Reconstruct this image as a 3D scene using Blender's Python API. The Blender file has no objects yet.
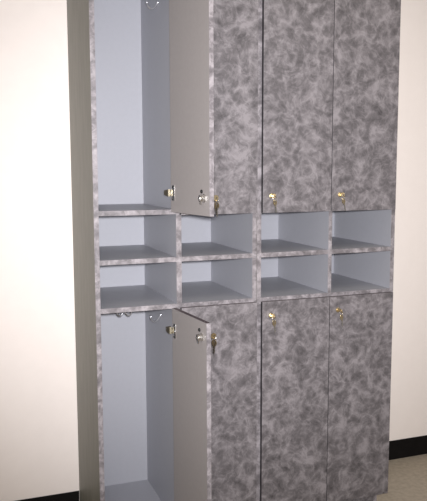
import bpy, bmesh, math, random
from mathutils import Vector, Matrix
scn = bpy.context.scene
C = scn.collection
R = math.radians
random.seed(4)

# ------------------------------------------------------------------ materials
def newmat(name):
    m = bpy.data.materials.new(name); m.use_nodes = True
    nt = m.node_tree
    return m, nt, nt.nodes['Principled BSDF']

def N(nt, kind, **kw):
    n = nt.nodes.new(kind)
    for k, v in kw.items():
        if k in n.inputs.keys(): n.inputs[k].default_value = v
        else: setattr(n, k, v)
    return n

def ramp(nt, src, stops):
    r = nt.nodes.new('ShaderNodeValToRGB')
    cr = r.color_ramp
    while len(cr.elements) < len(stops): cr.elements.new(0.5)
    for e, (p, c) in zip(cr.elements, stops):
        e.position = p; e.color = (c[0], c[1], c[2], 1)
    nt.links.new(src, r.inputs['Fac'])
    return r

def mottled(name, ca, cb, scale=30, rough=0.5, bump=0.0, stretch=(1, 1, 1), spec=0.4):
    m, nt, b = newmat(name)
    tc = N(nt, 'ShaderNodeTexCoord')
    mp = N(nt, 'ShaderNodeMapping'); mp.inputs['Scale'].default_value = stretch
    nt.links.new(tc.outputs['Object'], mp.inputs['Vector'])
    n = N(nt, 'ShaderNodeTexNoise', Scale=scale, Detail=5.0, Roughness=0.6)
    nt.links.new(mp.outputs[0], n.inputs['Vector'])
    r = ramp(nt, n.outputs['Fac'], [(0.3, ca), (0.7, cb)])
    nt.links.new(r.outputs[0], b.inputs['Base Color'])
    b.inputs['Roughness'].default_value = rough
    b.inputs['Specular IOR Level'].default_value = spec
    if bump:
        bp = N(nt, 'ShaderNodeBump', Strength=bump, Distance=0.002)
        nt.links.new(n.outputs['Fac'], bp.inputs['Height'])
        nt.links.new(bp.outputs[0], b.inputs['Normal'])
    return m

def metal(name, col, rough):
    m, nt, b = newmat(name)
    n = N(nt, 'ShaderNodeTexNoise', Scale=180.0, Detail=2.0)
    r = ramp(nt, n.outputs['Fac'], [(0.3, [c * 0.88 for c in col]), (0.7, col)])
    nt.links.new(r.outputs[0], b.inputs['Base Color'])
    b.inputs['Metallic'].default_value = 1.0
    b.inputs['Roughness'].default_value = rough
    return m

def swirl_laminate(name, k=1.0):
    """grey laminate printed with brushed, swirling smudges"""
    m, nt, b = newmat(name)
    L = nt.links.new
    tc = N(nt, 'ShaderNodeTexCoord'); oi = N(nt, 'ShaderNodeObjectInfo')
    sc = N(nt, 'ShaderNodeVectorMath', operation='SCALE')
    L(oi.outputs['Location'], sc.inputs[0]); sc.inputs['Scale'].default_value = 7.3
    ad = N(nt, 'ShaderNodeVectorMath', operation='ADD')
    L(tc.outputs['Object'], ad.inputs[0]); L(sc.outputs[0], ad.inputs[1])
    # warp field
    wn = N(nt, 'ShaderNodeTexNoise', Scale=9.0, Detail=2.0)
    L(ad.outputs[0], wn.inputs['Vector'])
    ws = N(nt, 'ShaderNodeVectorMath', operation='MULTIPLY_ADD')
    L(wn.outputs['Color'], ws.inputs[0]); ws.inputs[1].default_value = (0.13, 0.13, 0.13); L(ad.outputs[0], ws.inputs[2])
    # overlapping round rubbing marks: darker middles, pale curved rims, at two sizes
    v1 = N(nt, 'ShaderNodeTexVoronoi', Scale=23.0, Randomness=1.0)
    L(ws.outputs[0], v1.inputs['Vector'])
    v2 = N(nt, 'ShaderNodeTexVoronoi', Scale=40.0, Randomness=1.0, feature='SMOOTH_F1')
    v2.inputs['Smoothness'].default_value = 0.35
    of = N(nt, 'ShaderNodeVectorMath', operation='ADD'); L(ws.outputs[0], of.inputs[0]); of.inputs[1].default_value = (3.1, 1.7, 5.3)
    L(of.outputs[0], v2.inputs['Vector'])
    n1 = N(nt, 'ShaderNodeTexNoise', Scale=17.0, Detail=4.0, Roughness=0.6, Distortion=0.8)
    L(ad.outputs[0], n1.inputs['Vector'])
    n2 = N(nt, 'ShaderNodeTexNoise', Scale=62.0, Detail=5.0, Roughness=0.7, Distortion=1.8)
    L(ws.outputs[0], n2.inputs['Vector'])
    def mad(src, k, add):
        m_ = N(nt, 'ShaderNodeMath', operation='MULTIPLY_ADD'); L(src, m_.inputs[0]); m_.inputs[1].default_value = k
        if isinstance(add, float): m_.inputs[2].default_value = add
        else: L(add, m_.inputs[2])
        return m_.outputs[0]
    def streaks(scale, shift):
        of2 = N(nt, 'ShaderNodeVectorMath', operation='ADD'); L(ad.outputs[0], of2.inputs[0]); of2.inputs[1].default_value = shift
        n_ = N(nt, 'ShaderNodeTexNoise', Scale=scale, Detail=1.5, Roughness=0.5, Distortion=1.3); L(of2.outputs[0], n_.inputs['Vector'])
        d_ = N(nt, 'ShaderNodeMath', operation='SUBTRACT'); L(n_.outputs['Fac'], d_.inputs[0]); d_.inputs[1].default_value = 0.5
        e_ = N(nt, 'ShaderNodeMath', operation='ABSOLUTE'); L(d_.outputs[0], e_.inputs[0])
        f_ = N(nt, 'ShaderNodeMath', operation='MULTIPLY_ADD'); L(e_.outputs[0], f_.inputs[0]); f_.inputs[1].default_value = -9.0; f_.inputs[2].default_value = 1.0
        g_ = N(nt, 'ShaderNodeMath', operation='MAXIMUM'); L(f_.outputs[0], g_.inputs[0]); g_.inputs[1].default_value = 0.0
        return g_.outputs[0]
    val = mad(v1.outputs['Distance'], 0.30, 0.0)
    val = mad(v2.outputs['Distance'], 0.15, val)
    val = mad(n1.outputs['Fac'], 0.40, val)
    val = mad(n2.outputs['Fac'], 0.50, val)
    val = mad(streaks(13.0, (1.3, 4.1, 2.2)), 0.10, val)
    val = mad(streaks(22.0, (7.3, 0.4, 9.2)), 0.09, val)
    r = ramp(nt, val, [(0.46, [x * k for x in (0.058, 0.052, 0.055)]), (0.70, [x * k for x in (0.124, 0.112, 0.117)]),
                       (0.96, [x * k for x in (0.25, 0.228, 0.237)])])
    L(r.outputs[0], b.inputs['Base Color'])
    b.inputs['Roughness'].default_value = 0.5
    b.inputs['Specular IOR Level'].default_value = 0.5
    return m

M = dict(
    laminate=swirl_laminate('swirled_grey_laminate'),
    band=swirl_laminate('swirled_grey_edge_band', 1.4),
    side=mottled('olive_grey_laminate', (0.145, 0.142, 0.118), (0.185, 0.181, 0.152), 26, 0.5, stretch=(1, 1, 0.25)),
    inner=mottled('blue_grey_melamine', (0.370, 0.372, 0.404), (0.384, 0.386, 0.418), 60, 0.45),
    doorback=mottled('warm_grey_melamine', (0.300, 0.275, 0.266), (0.318, 0.291, 0.282), 60, 0.45),
    wall=mottled('cream_painted_wall', (0.865, 0.79, 0.74), (0.885, 0.81, 0.76), 18, 0.75, 0.05, spec=0.2),
    base=mottled('black_rubber_base', (0.004, 0.0035, 0.0035), (0.007, 0.006, 0.006), 20, 0.6, spec=0.15),
    floor=mottled('tan_vinyl_floor', (0.36, 0.305, 0.235), (0.50, 0.435, 0.345), 45, 0.4),
    brass=metal('brass', (0.78, 0.64, 0.40), 0.35),
    nickel=metal('nickel', (0.80, 0.78, 0.74), 0.25),
    chrome=metal('chrome', (0.9, 0.9, 0.92), 0.28),
    arm=metal('dull_hinge_steel', (0.36, 0.32, 0.24), 0.5),
    gap_shade=mottled('door_gap_shade', (0.020, 0.017, 0.020), (0.030, 0.026, 0.030), 40, 0.5),  # shade of the gaps beside the doors, put into the edge colour
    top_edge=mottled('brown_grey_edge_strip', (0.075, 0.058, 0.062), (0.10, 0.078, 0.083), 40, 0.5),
    dark=mottled('black_plastic', (0.012, 0.012, 0.012), (0.02, 0.02, 0.02), 40, 0.45),
)

# ------------------------------------------------------------------ mesh helpers
def box(bm, x0, x1, y0, y1, z0, z1, mi=0, faces=None, bev=0.0):
    """faces: dict axis-side -> material index, e.g. {'+y': 1}"""
    vs = [bm.verts.new((x, y, z)) for x in (x0, x1) for y in (y0, y1) for z in (z0, z1)]
    q = {'-x': (0, 1, 3, 2), '+x': (4, 6, 7, 5), '-y': (0, 4, 5, 1), '+y': (2, 3, 7, 6), '-z': (0, 2, 6, 4), '+z': (1, 5, 7, 3)}
    es = set()
    for k, ix in q.items():
        f = bm.faces.new([vs[i] for i in ix]); f.material_index = (faces or {}).get(k, mi)
        es |= set(f.edges)
    if bev:
        bmesh.ops.bevel(bm, geom=list(es), offset=bev, segments=2, affect='EDGES', profile=0.5)

def cyl(bm, p, axis, r, h, seg=20, r2=None, mi=0, bev=0.0):
    d = Vector(axis).normalized()
    rot = Vector((0, 0, 1)).rotation_difference(d).to_matrix().to_4x4()
    g = bmesh.ops.create_cone(bm, cap_ends=True, segments=seg, radius1=r, radius2=r if r2 is None else r2, depth=h,
                              matrix=Matrix.Translation(Vector(p) + d * h / 2) @ rot)
    fs = {f for v in g['verts'] for f in v.link_faces}
    for f in fs: f.material_index = mi
    if bev:
        es = [e for f in fs if len(f.verts) > 4 for e in f.edges]
        bmesh.ops.bevel(bm, geom=list(set(es)), offset=bev, segments=2, affect='EDGES', profile=0.5)

def tube(bm, pts, r, seg=10, mi=0, smooth=6, ball=0.0):
    P = [Vector(p) for p in pts]
    if smooth:
        Q = []
        for i in range(len(P) - 1):
            a, b_, c, d = P[max(i - 1, 0)], P[i], P[i + 1], P[min(i + 2, len(P) - 1)]
            for k in range(smooth):
                t = k / smooth
                Q.append(0.5 * ((2 * b_) + (c - a) * t + (2 * a - 5 * b_ + 4 * c - d) * t * t + (3 * b_ - a - 3 * c + d) * t ** 3))
        Q.append(P[-1]); P = Q
    rings = []; up = Vector((0.31, 0.17, 0.93))
    for i, p in enumerate(P):
        d = (P[min(i + 1, len(P) - 1)] - P[max(i - 1, 0)]).normalized()
        u = (up - d * up.dot(d)).normalized(); w = d.cross(u); up = u
        rings.append([bm.verts.new(p + (u * math.cos(2 * math.pi * k / seg) + w * math.sin(2 * math.pi * k / seg)) * r) for k in range(seg)])
    for a, b_ in zip(rings, rings[1:]):
        for k in range(seg):
            f = bm.faces.new((a[k], a[(k + 1) % seg], b_[(k + 1) % seg], b_[k])); f.material_index = mi
    bm.faces.new(rings[0][::-1]).material_index = mi; bm.faces.new(rings[-1]).material_index = mi
    if ball:
        bmesh.ops.create_uvsphere(bm, u_segments=12, v_segments=8, radius=ball, matrix=Matrix.Translation(P[-1]))

def plate(bm, outline, hole, thick, mat, mi=0):
    """flat plate from an outline in its own x,z plane with a round hole (cx, cz, r); mat places it"""
    def bridge(loop_out, loop_in):
        pass
    cx, cz, hr = hole
    n = len(outline)
    # hole ring with one vertex per outline vertex, by angle
    inner = []
    for (x, z) in outline:
        a = math.atan2(z - cz, x - cx)
        inner.append((cx + hr * math.cos(a), cz + hr * math.sin(a)))
    layers = []
    for y in (-thick / 2, thick / 2):
        layers.append(([bm.verts.new(mat @ Vector((x, y, z))) for x, z in outline],
                       [bm.verts.new(mat @ Vector((x, y, z))) for x, z in inner]))
    (o0, i0), (o1, i1) = layers
    for k in range(n):
        j = (k + 1) % n
        for q in ((o0[k], o0[j], i0[j], i0[k]), (o1[j], o1[k], i1[k], i1[j]), (o0[j], o0[k], o1[k], o1[j]), (i0[k], i0[j], i1[j], i1[k])):
            bm.faces.new(q).material_index = mi

def obj(name, bm, mats, parent=None, smooth=False, loc=None, rotz=0.0):
    bmesh.ops.recalc_face_normals(bm, faces=bm.faces[:])
    me = bpy.data.meshes.new(name); bm.to_mesh(me); bm.free()
    for m in (mats if isinstance(mats, (list, tuple)) else [mats]): me.materials.append(m)
    if smooth:
        for p in me.polygons: p.use_smooth = True
        me.set_sharp_from_angle(angle=R(35))
    o = bpy.data.objects.new(name, me); C.objects.link(o)
    if parent: o.parent = parent
    if loc: o.location = loc
    o.rotation_euler.z = rotz
    return o

def thing(name, label, cat, loc=(0, 0, 0), rotz=0.0, group=None):
    o = bpy.data.objects.new(name, None); C.objects.link(o)
    o.empty_display_size = 0.1
    o.location = loc; o.rotation_euler.z = rotz
    o['label'] = label; o['category'] = cat
    if group: o['group'] = group
    return o

def struct(name, bm, m, label=None):
    o = obj(name, bm, m); o['kind'] = 'structure'
    if label: o['label'] = label
    return o

# ------------------------------------------------------------------ setting
WALL_Y = 0.4525
bm = bmesh.new(); box(bm, -3.0, 4.2, WALL_Y, WALL_Y + 0.12, 0, 2.75); struct('wall_back', bm, M['wall'], 'cream painted wall behind the lockers')
bm = bmesh.new(); box(bm, -3.0, 4.2, -4.2, WALL_Y + 0.12, -0.1, 0); struct('floor', bm, M['floor'], 'tan vinyl floor')

# the rubber base stops where the lockers stand
for x0, x1 in ((-3.0, -0.0015), (1.2165, 4.2)):
    bm = bmesh.new()
    box(bm, x0, x1, WALL_Y - 0.004, WALL_Y - 0.0002, 0.0005, 0.0985, bev=0.0012)
    struct('baseboard_left' if x0 < -1 else 'baseboard_right', bm, M['base'], 'black rubber baseboard ' + ('left of the lockers' if x0 < -1 else 'right of the lockers'))

# ------------------------------------------------------------------ locker units
H = 2.136            # cabinet height
T = 0.0172           # panel thickness
DT = 0.0165          # door thickness
YB = 0.4495          # inside face of back panel
Z_S1, Z_S2, Z_S3, Z_FL = 1.2975, 1.1265, 0.9565, 0.1003   # shelf tops
UP0, UP1 = 1.2775, 2.128     # upper door z-range
LO0, LO1 = 0.1005, 0.9425    # lower door z-range

def panel(bm, x0, x1, z0, z1, notch):
    """upright panel; notched at the front foot for the toe kick when notch > 0"""
    y0, y1 = 0.0, WALL_Y - 0.0008
    pr = [(y0, z1), (y1, z1), (y1, z0)] + ([(notch, z0), (notch, 0.083), (y0, 0.083)] if notch else [(y0, z0)])
    a = [bm.verts.new((x0, y, z)) for y, z in pr]; b = [bm.verts.new((x1, y, z)) for y, z in pr]
    n = len(pr)
    bm.faces.new(a); bm.faces.new(b[::-1])
    for k in range(n):
        f = bm.faces.new((a[k], b[k], b[(k + 1) % n], a[(k + 1) % n]))

def upright(name, x0, x1, z0, z1, notch, left_mat, right_mat, parent):
    bm = bmesh.new(); panel(bm, x0, x1, z0, z1, notch)
    bmesh.ops.recalc_face_normals(bm, faces=bm.faces[:])
    for f in bm.faces:
        f.normal_update()
        if f.normal.x < -0.5: f.material_index = left_mat
        elif f.normal.x > 0.5: f.material_index = right_mat
        else: f.material_index = 0
    return obj(name, bm, [M['band'], M['inner'], M['side']], parent)

def shelf(name, x0, x1, ztop, parent):
    bm = bmesh.new()
    box(bm, x0, x1, 0.0004, YB - 0.0005, ztop - T, ztop, mi=1, faces={'-y': 0})
    return obj(name, bm, [M['band'], M['inner']], parent)

def lock_parts(door, w, zl, opened):
    xc = -w + 0.0345
    bm = bmesh.new()
    cyl(bm, (xc, -DT + 0.0003, zl), (0, -1, 0), 0.0095, 0.0042, 24, bev=0.0012)
    cyl(bm, (xc, -DT - 0.0039, zl), (0, -1, 0), 0.0062, 0.0012, 20)
    obj('lock_cylinder', bm, M['brass'], door, True)['label'] = 'brass key cylinder'
    if opened:
        bm = bmesh.new()
        cyl(bm, (xc, -0.0002, zl), (0, 1, 0), 0.0145, 0.003, 6)
        cyl(bm, (xc, 0.0027, zl), (0, 1, 0), 0.0122, 0.015, 20, bev=0.0015)
        cyl(bm, (xc, 0.0165, zl), (0, 1, 0), 0.0045, 0.004, 6)
        box(bm, xc - 0.007, xc + 0.007, 0.0135, 0.0155, zl - 0.019, zl + 0.008, bev=0.0006)
        obj('cam_lock', bm, M['nickel'], door, True)['label'] = 'shiny cam lock body'
        bm = bmesh.new()
        cyl(bm, (xc + 0.017, -0.0002, zl + 0.0215), (0, 1, 0), 0.0062, 0.0042, 16, bev=0.001)
        obj('stop_screw', bm, M['dark'], door, True)['label'] = 'black screw head'

def hinge(door, z):
    """cup hinge on the door's inner face, its arm reaching back to the upright"""
    bm = bmesh.new()
    box(bm, -0.033, -0.0085, -0.0002, 0.0016, z - 0.027, z + 0.027, bev=0.0006)          # cup flange
    cyl(bm, (-0.021, 0.0014, z), (0, 1, 0), 0.0145, 0.0022, 24, bev=0.0006)
    for s in (-1, 1):
        cyl(bm, (-0.019, 0.0014, z + s * 0.021), (0, 1, 0), 0.0042, 0.0016, 14, mi=2)
    for s in (-1, 1):                                                                     # links
        box(bm, -0.020, 0.012, 0.003, 0.006, z + s * 0.0065 - 0.002, z + s * 0.0065 + 0.002, mi=1)
    # arm, tapering towards the rear
    pr = [(-0.005, 0.0035, 0.0125), (0.012, 0.0035, 0.0125), (0.030, 0.004, 0.008), (0.030, 0.013, 0.008), (0.006, 0.016, 0.0105), (-0.004, 0.012, 0.0125)]
    a = [bm.verts.new((x, y, z - h)) for x, y, h in pr]; b = [bm.verts.new((x, y, z + h)) for x, y, h in pr]
    fs = [bm.faces.new(a), bm.faces.new(b[::-1])] + [bm.faces.new((a[k], b[k], b[(k + 1) % 6], a[(k + 1) % 6])) for k in range(6)]
    for f in fs: f.material_index = 1
    obj('hinge', bm, [M['nickel'], M['arm'], M['dark']], door, True)['label'] = 'metal cup hinge with a dull arm'

def door(parent, x_right, y_in, z0, z1, w, lock_z, rotz=0.0, opened=False, label=None, hinges=()):
    bm = bmesh.new()
    box(bm, -w, 0, -DT, 0, 0, z1 - z0, mi=2, faces={'+y': 1, '-y': 0, '-x': 2 if opened else 3, '+x': 3, '+z': 4, '-z': 4}, bev=0.0006)  # free edge: band when open, painted gap shade when closed
    o = obj('door', bm, [M['laminate'], M['doorback'], M['band'], M['gap_shade'], M['top_edge']], parent, loc=(x_right, y_in, z0), rotz=rotz)
    if label: o['label'] = label
    lock_parts(o, w, lock_z - z0, opened)
    for z in hinges: hinge(o, z - z0)
    return o

KEY_GROUP = 'keys hanging from the locker locks'
def key_outline(s=1.0, blade=0.026):
    pts = []
    for k in range(15):                      # round bow, open at the bottom
        a = R(-62 + k * (304 / 14.0))
        pts.append((0.0105 * s * math.cos(a), 0.0105 * s * math.sin(a)))
    e = -0.0105 * s
    pts += [(-0.0042 * s, e - 0.004 * s), (-0.0030 * s, e - 0.005 * s), (-0.0030 * s, e - blade), (0.0, e - blade - 0.003),
            (0.0030 * s, e - blade + 0.002), (0.0018 * s, e - blade + 0.007), (0.0032 * s, e - blade + 0.011), (0.0016 * s, e - blade + 0.015),
            (0.0030 * s, e - 0.006 * s), (0.0042 * s, e - 0.004 * s)]
    return pts

def key_set(door_obj, parent, w, lock_z, z0, label, swing, tilt):
    """a key in the lock with a second key hanging from it on a ring"""
    mw = Matrix.Translation(parent.location) @ Matrix.Translation(door_obj.location) @ Matrix.Rotation(door_obj.rotation_euler.z, 4, 'Z')
    p = mw @ Vector((-w + 0.0345, -DT - 0.0051, lock_z - z0))
    t = thing('key_set', label, 'keys', p, door_obj.rotation_euler.z, KEY_GROUP)
    bm = bmesh.new()
    m = Matrix.Rotation(R(tilt), 4, 'Y') @ Matrix.Translation((0, -0.0225, 0)) @ Matrix.Rotation(R(90), 4, 'X') @ Matrix.Rotation(R(90), 4, 'Y') @ Matrix.Scale(1, 4)
    # blade end faces the lock (+y): map the key's -z to +y
    m = Matrix.Rotation(R(tilt), 4, 'Y') @ Matrix.Translation((0, -0.0205, 0)) @ Matrix(((0, 1, 0, 0), (0, 0, -1, 0), (1, 0, 0, 0), (0, 0, 0, 1)))
    plate(bm, key_outline(0.95, 0.0102), (0, 0.003, 0.0028), 0.0021, m)
    obj('lock_key', bm, M['brass'], t)
    # ring hanging in the bow's hole
    c = Vector((0.0, -0.0235, -0.0085))
    bm = bmesh.new()
    pts = [c + Vector((0.0085 * math.sin(a), 0.002 * math.sin(a), 0.0085 * math.cos(a))) for a in [2 * math.pi * k / 20 for k in range(21)]]
    tube(bm, pts, 0.0009, 8, smooth=0)
    obj('key_ring', bm, M['nickel'], t, True)
    bm = bmesh.new()
    m = Matrix.Translation(c + Vector((0.001, 0.0, -0.0155))) @ Matrix.Rotation(R(swing), 4, 'Y') @ Matrix.Rotation(R(28), 4, 'Z')
    plate(bm, key_outline(1.0, 0.024), (0, 0.0045, 0.003), 0.0020, m)
    o = obj('hanging_key', bm, [M['brass'], M['nickel']], t)
    for pl in o.data.polygons:
        if (m.inverted() @ pl.center).z < -0.011: pl.material_index = 1
    return t

def wall_hook(parent, y, z, x):
    """chrome prong screwed to the upright, curling out and up"""
    bm = bmesh.new()
    cyl(bm, (x - 0.0001, y, z), (-1, 0, 0), 0.0085, 0.0025, 20, bev=0.0008)
    o = obj('coat_hook', bm, M['chrome'], parent, True); o['label'] = 'chrome coat hook on the side wall'
    bm = bmesh.new()
    tube(bm, [(x - 0.002, y, z), (x - 0.007, y, z - 0.011), (x - 0.017, y, z - 0.0215), (x - 0.029, y, z - 0.0225), (x - 0.038, y, z - 0.014), (x - 0.041, y, z - 0.003)], 0.0031, ball=0.0045)
    obj('prong', bm, M['chrome'], o, True)

def top_hook(parent, x, y, z):
    bm = bmesh.new()
    cyl(bm, (x, y, z + 0.0001), (0, 0, -1), 0.011, 0.003, 20, bev=0.0008)
    cyl(bm, (x, y, z - 0.002), (0, 0, -1), 0.0036, 0.032, 14)
    o = obj('coat_hook', bm, M['chrome'], parent, True); o['label'] = 'double chrome coat hook under the shelf'
    for s in (-1, 1):
        bm = bmesh.new()
        tube(bm, [(x, y, z - 0.031), (x + s * 0.006, y - 0.001, z - 0.046), (x + s * 0.016, y - 0.003, z - 0.055), (x + s * 0.026, y - 0.005, z - 0.049), (x + s * 0.029, y - 0.006, z - 0.037)], 0.0030, ball=0.0043)
        obj('prong', bm, M['chrome'], o, True)

def unit(label, X0, width, part_x, pt):
    t = thing('locker_cabinet', label, 'locker', (X0, 0, 0), 0, 'grey laminate locker cabinets')
    W = width
    upright('side_panel', 0.0, T, 0.0005, H, 0.08, 2, 1, t)
    upright('side_panel', W - T, W, 0.0005, H, 0.08, 1, 2, t)
    upright('partition', part_x - pt / 2, part_x + pt / 2, Z_FL, H - T, 0, 1, 1, t)
    bm = bmesh.new(); box(bm, T, W - T, YB, WALL_Y - 0.0008, 0.0845, H - T); obj('back_panel', bm, M['inner'], t)
    bm = bmesh.new(); box(bm, T, W - T, 0.0004, WALL_Y - 0.0008, H - T, H, mi=1, faces={'-y': 0, '+z': 0}); obj('top_panel', bm, [M['laminate'], M['inner']], t)
    bm = bmesh.new(); box(bm, T, W - T, 0.0004, YB, Z_FL - T, Z_FL, mi=1, faces={'-y': 0}); obj('bottom_panel', bm, [M['laminate'], M['inner']], t)
    bm = bmesh.new(); box(bm, T, W - T, 0.0802, 0.0962, 0.0005, Z_FL - T); obj('toe_kick', bm, M['laminate'], t)
    for z in (Z_S1, Z_S2, Z_S3):
        for x0, x1 in ((T, part_x - pt / 2), (part_x + pt / 2, W - T)):
            shelf('shelf', x0, x1, z, t)
    return t

X1 = 0.6104; W0, W1 = 0.6092, 0.6048
left = unit('left locker cabinet of grey swirled laminate with two doors standing open', 0.0, W0, 0.3048, 0.0195)
right = unit('right locker cabinet of grey swirled laminate with all doors closed', X1, W1, 0.3105, 0.0150)
GAP = -0.0012
UL, LL = 1.3405, 0.8895      # lock heights

OPEN_U, OPEN_L = 98.6, 95.8
wd = 0.286
du = door(left, 0.2750, -0.0040, UP0 + 0.0115, UP1, wd, UL + 0.006, R(OPEN_U), True, 'open upper locker door', (1.357, 2.05))
dl = door(left, 0.2758, -0.0040, LO0, LO1, wd, LL, R(OPEN_L), True, 'open lower locker door', (0.862, 0.168))
wc = 0.2965
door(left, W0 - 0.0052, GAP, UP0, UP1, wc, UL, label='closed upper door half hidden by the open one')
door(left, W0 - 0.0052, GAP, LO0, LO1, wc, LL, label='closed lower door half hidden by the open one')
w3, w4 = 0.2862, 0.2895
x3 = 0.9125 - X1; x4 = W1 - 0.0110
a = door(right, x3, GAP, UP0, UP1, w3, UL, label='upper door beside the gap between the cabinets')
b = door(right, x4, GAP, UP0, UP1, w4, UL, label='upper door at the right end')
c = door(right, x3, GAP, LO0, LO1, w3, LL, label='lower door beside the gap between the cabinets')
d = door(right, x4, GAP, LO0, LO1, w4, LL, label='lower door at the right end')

key_set(du, left, wd, UL + 0.006, UP0 + 0.0115, 'brass keys hanging on the free edge of the open upper locker door', 4, 6)
key_set(dl, left, wd, LL, LO0, 'brass keys hanging on the free edge of the open lower locker door', -3, -8)
key_set(a, right, w3, UL, UP0, 'brass keys in the lock of the closed upper door nearest the cabinet gap', -8, 5)
key_set(b, right, w4, UL, UP0, 'brass keys in the lock of the closed upper door at the right end', -14, -10)
key_set(c, right, w3, LL, LO0, 'brass keys in the lock of the closed lower door nearest the cabinet gap', -6, 20)
key_set(d, right, w4, LL, LO0, 'brass keys in the lock of the closed lower door at the right end', -8, -16)

px_in = 0.3048 - 0.0195 / 2
wall_hook(left, 0.2150, 0.8720, px_in)
wall_hook(left, 0.2050, 2.0530, px_in)
top_hook(left, 0.147, 0.205, Z_S3 - T)

# ------------------------------------------------------------------ camera
cd = bpy.data.cameras.new('camera'); cam = bpy.data.objects.new('camera', cd); C.objects.link(cam)
cam.location = (-0.4631, -2.4236, 1.4461)
yaw, pitch, roll = -0.3556, -0.1163, -0.003
cy, sy, cp, sp, cr, sr = math.cos(yaw), math.sin(yaw), math.cos(pitch), math.sin(pitch), math.cos(roll), math.sin(roll)
Rv = Vector((cy, sy, 0)); F = Vector((-sy * cp, cy * cp, sp)); U = Vector((sy * sp, -cy * sp, cp))
R2 = Rv * cr + U * sr; U2 = -Rv * sr + U * cr
cam.rotation_euler = Matrix((R2, U2, -F)).transposed().to_euler()
cd.sensor_fit = 'HORIZONTAL'; cd.sensor_width = 36.0
cd.lens = 712.1 / 427 * 36.0
cd.clip_start = 0.05
scn.camera = cam

# ------------------------------------------------------------------ light: camera flash, ceiling lamps, room bounce
fl = bpy.data.lights.new('camera_flash', 'SPOT'); fo = bpy.data.objects.new('camera_flash', fl); C.objects.link(fo)
fo.location = cam.location + U2 * 0.04 + R2 * 0.02
fo.rotation_euler = (Vector((0.56, 0.1, 1.30)) - fo.location).to_track_quat('-Z', 'Y').to_euler()
fl.energy = 445; fl.spot_size = R(68); fl.spot_blend = 1.0; fl.shadow_soft_size = 0.035; fl.color = (0.97, 0.965, 1.0)

for i, (x, y, e) in enumerate(((-1.1, -1.2, 5), (1.3, -1.2, 9), (-1.1, -3.2, 7), (1.3, -3.2, 7))):
    al = bpy.data.lights.new('ceiling_lamp', 'AREA'); ao = bpy.data.objects.new('ceiling_lamp', al); C.objects.link(ao)
    al.shape = 'RECTANGLE'; al.size = 0.6; al.size_y = 1.2; al.energy = e; al.color = (1.0, 0.9, 0.78)
    ao.location = (x, y, 2.72)

w = bpy.data.worlds.new('room_light'); scn.world = w; w.use_nodes = True
bg = w.node_tree.nodes['Background']
bg.inputs['Color'].default_value = (1.0, 0.93, 0.86, 1); bg.inputs['Strength'].default_value = 0.28

scn.view_settings.view_transform = 'Standard'; scn.view_settings.look = 'None'
scn.view_settings.exposure = 0.0; scn.view_settings.gamma = 1.0
scn.view_settings.use_curve_mapping = False
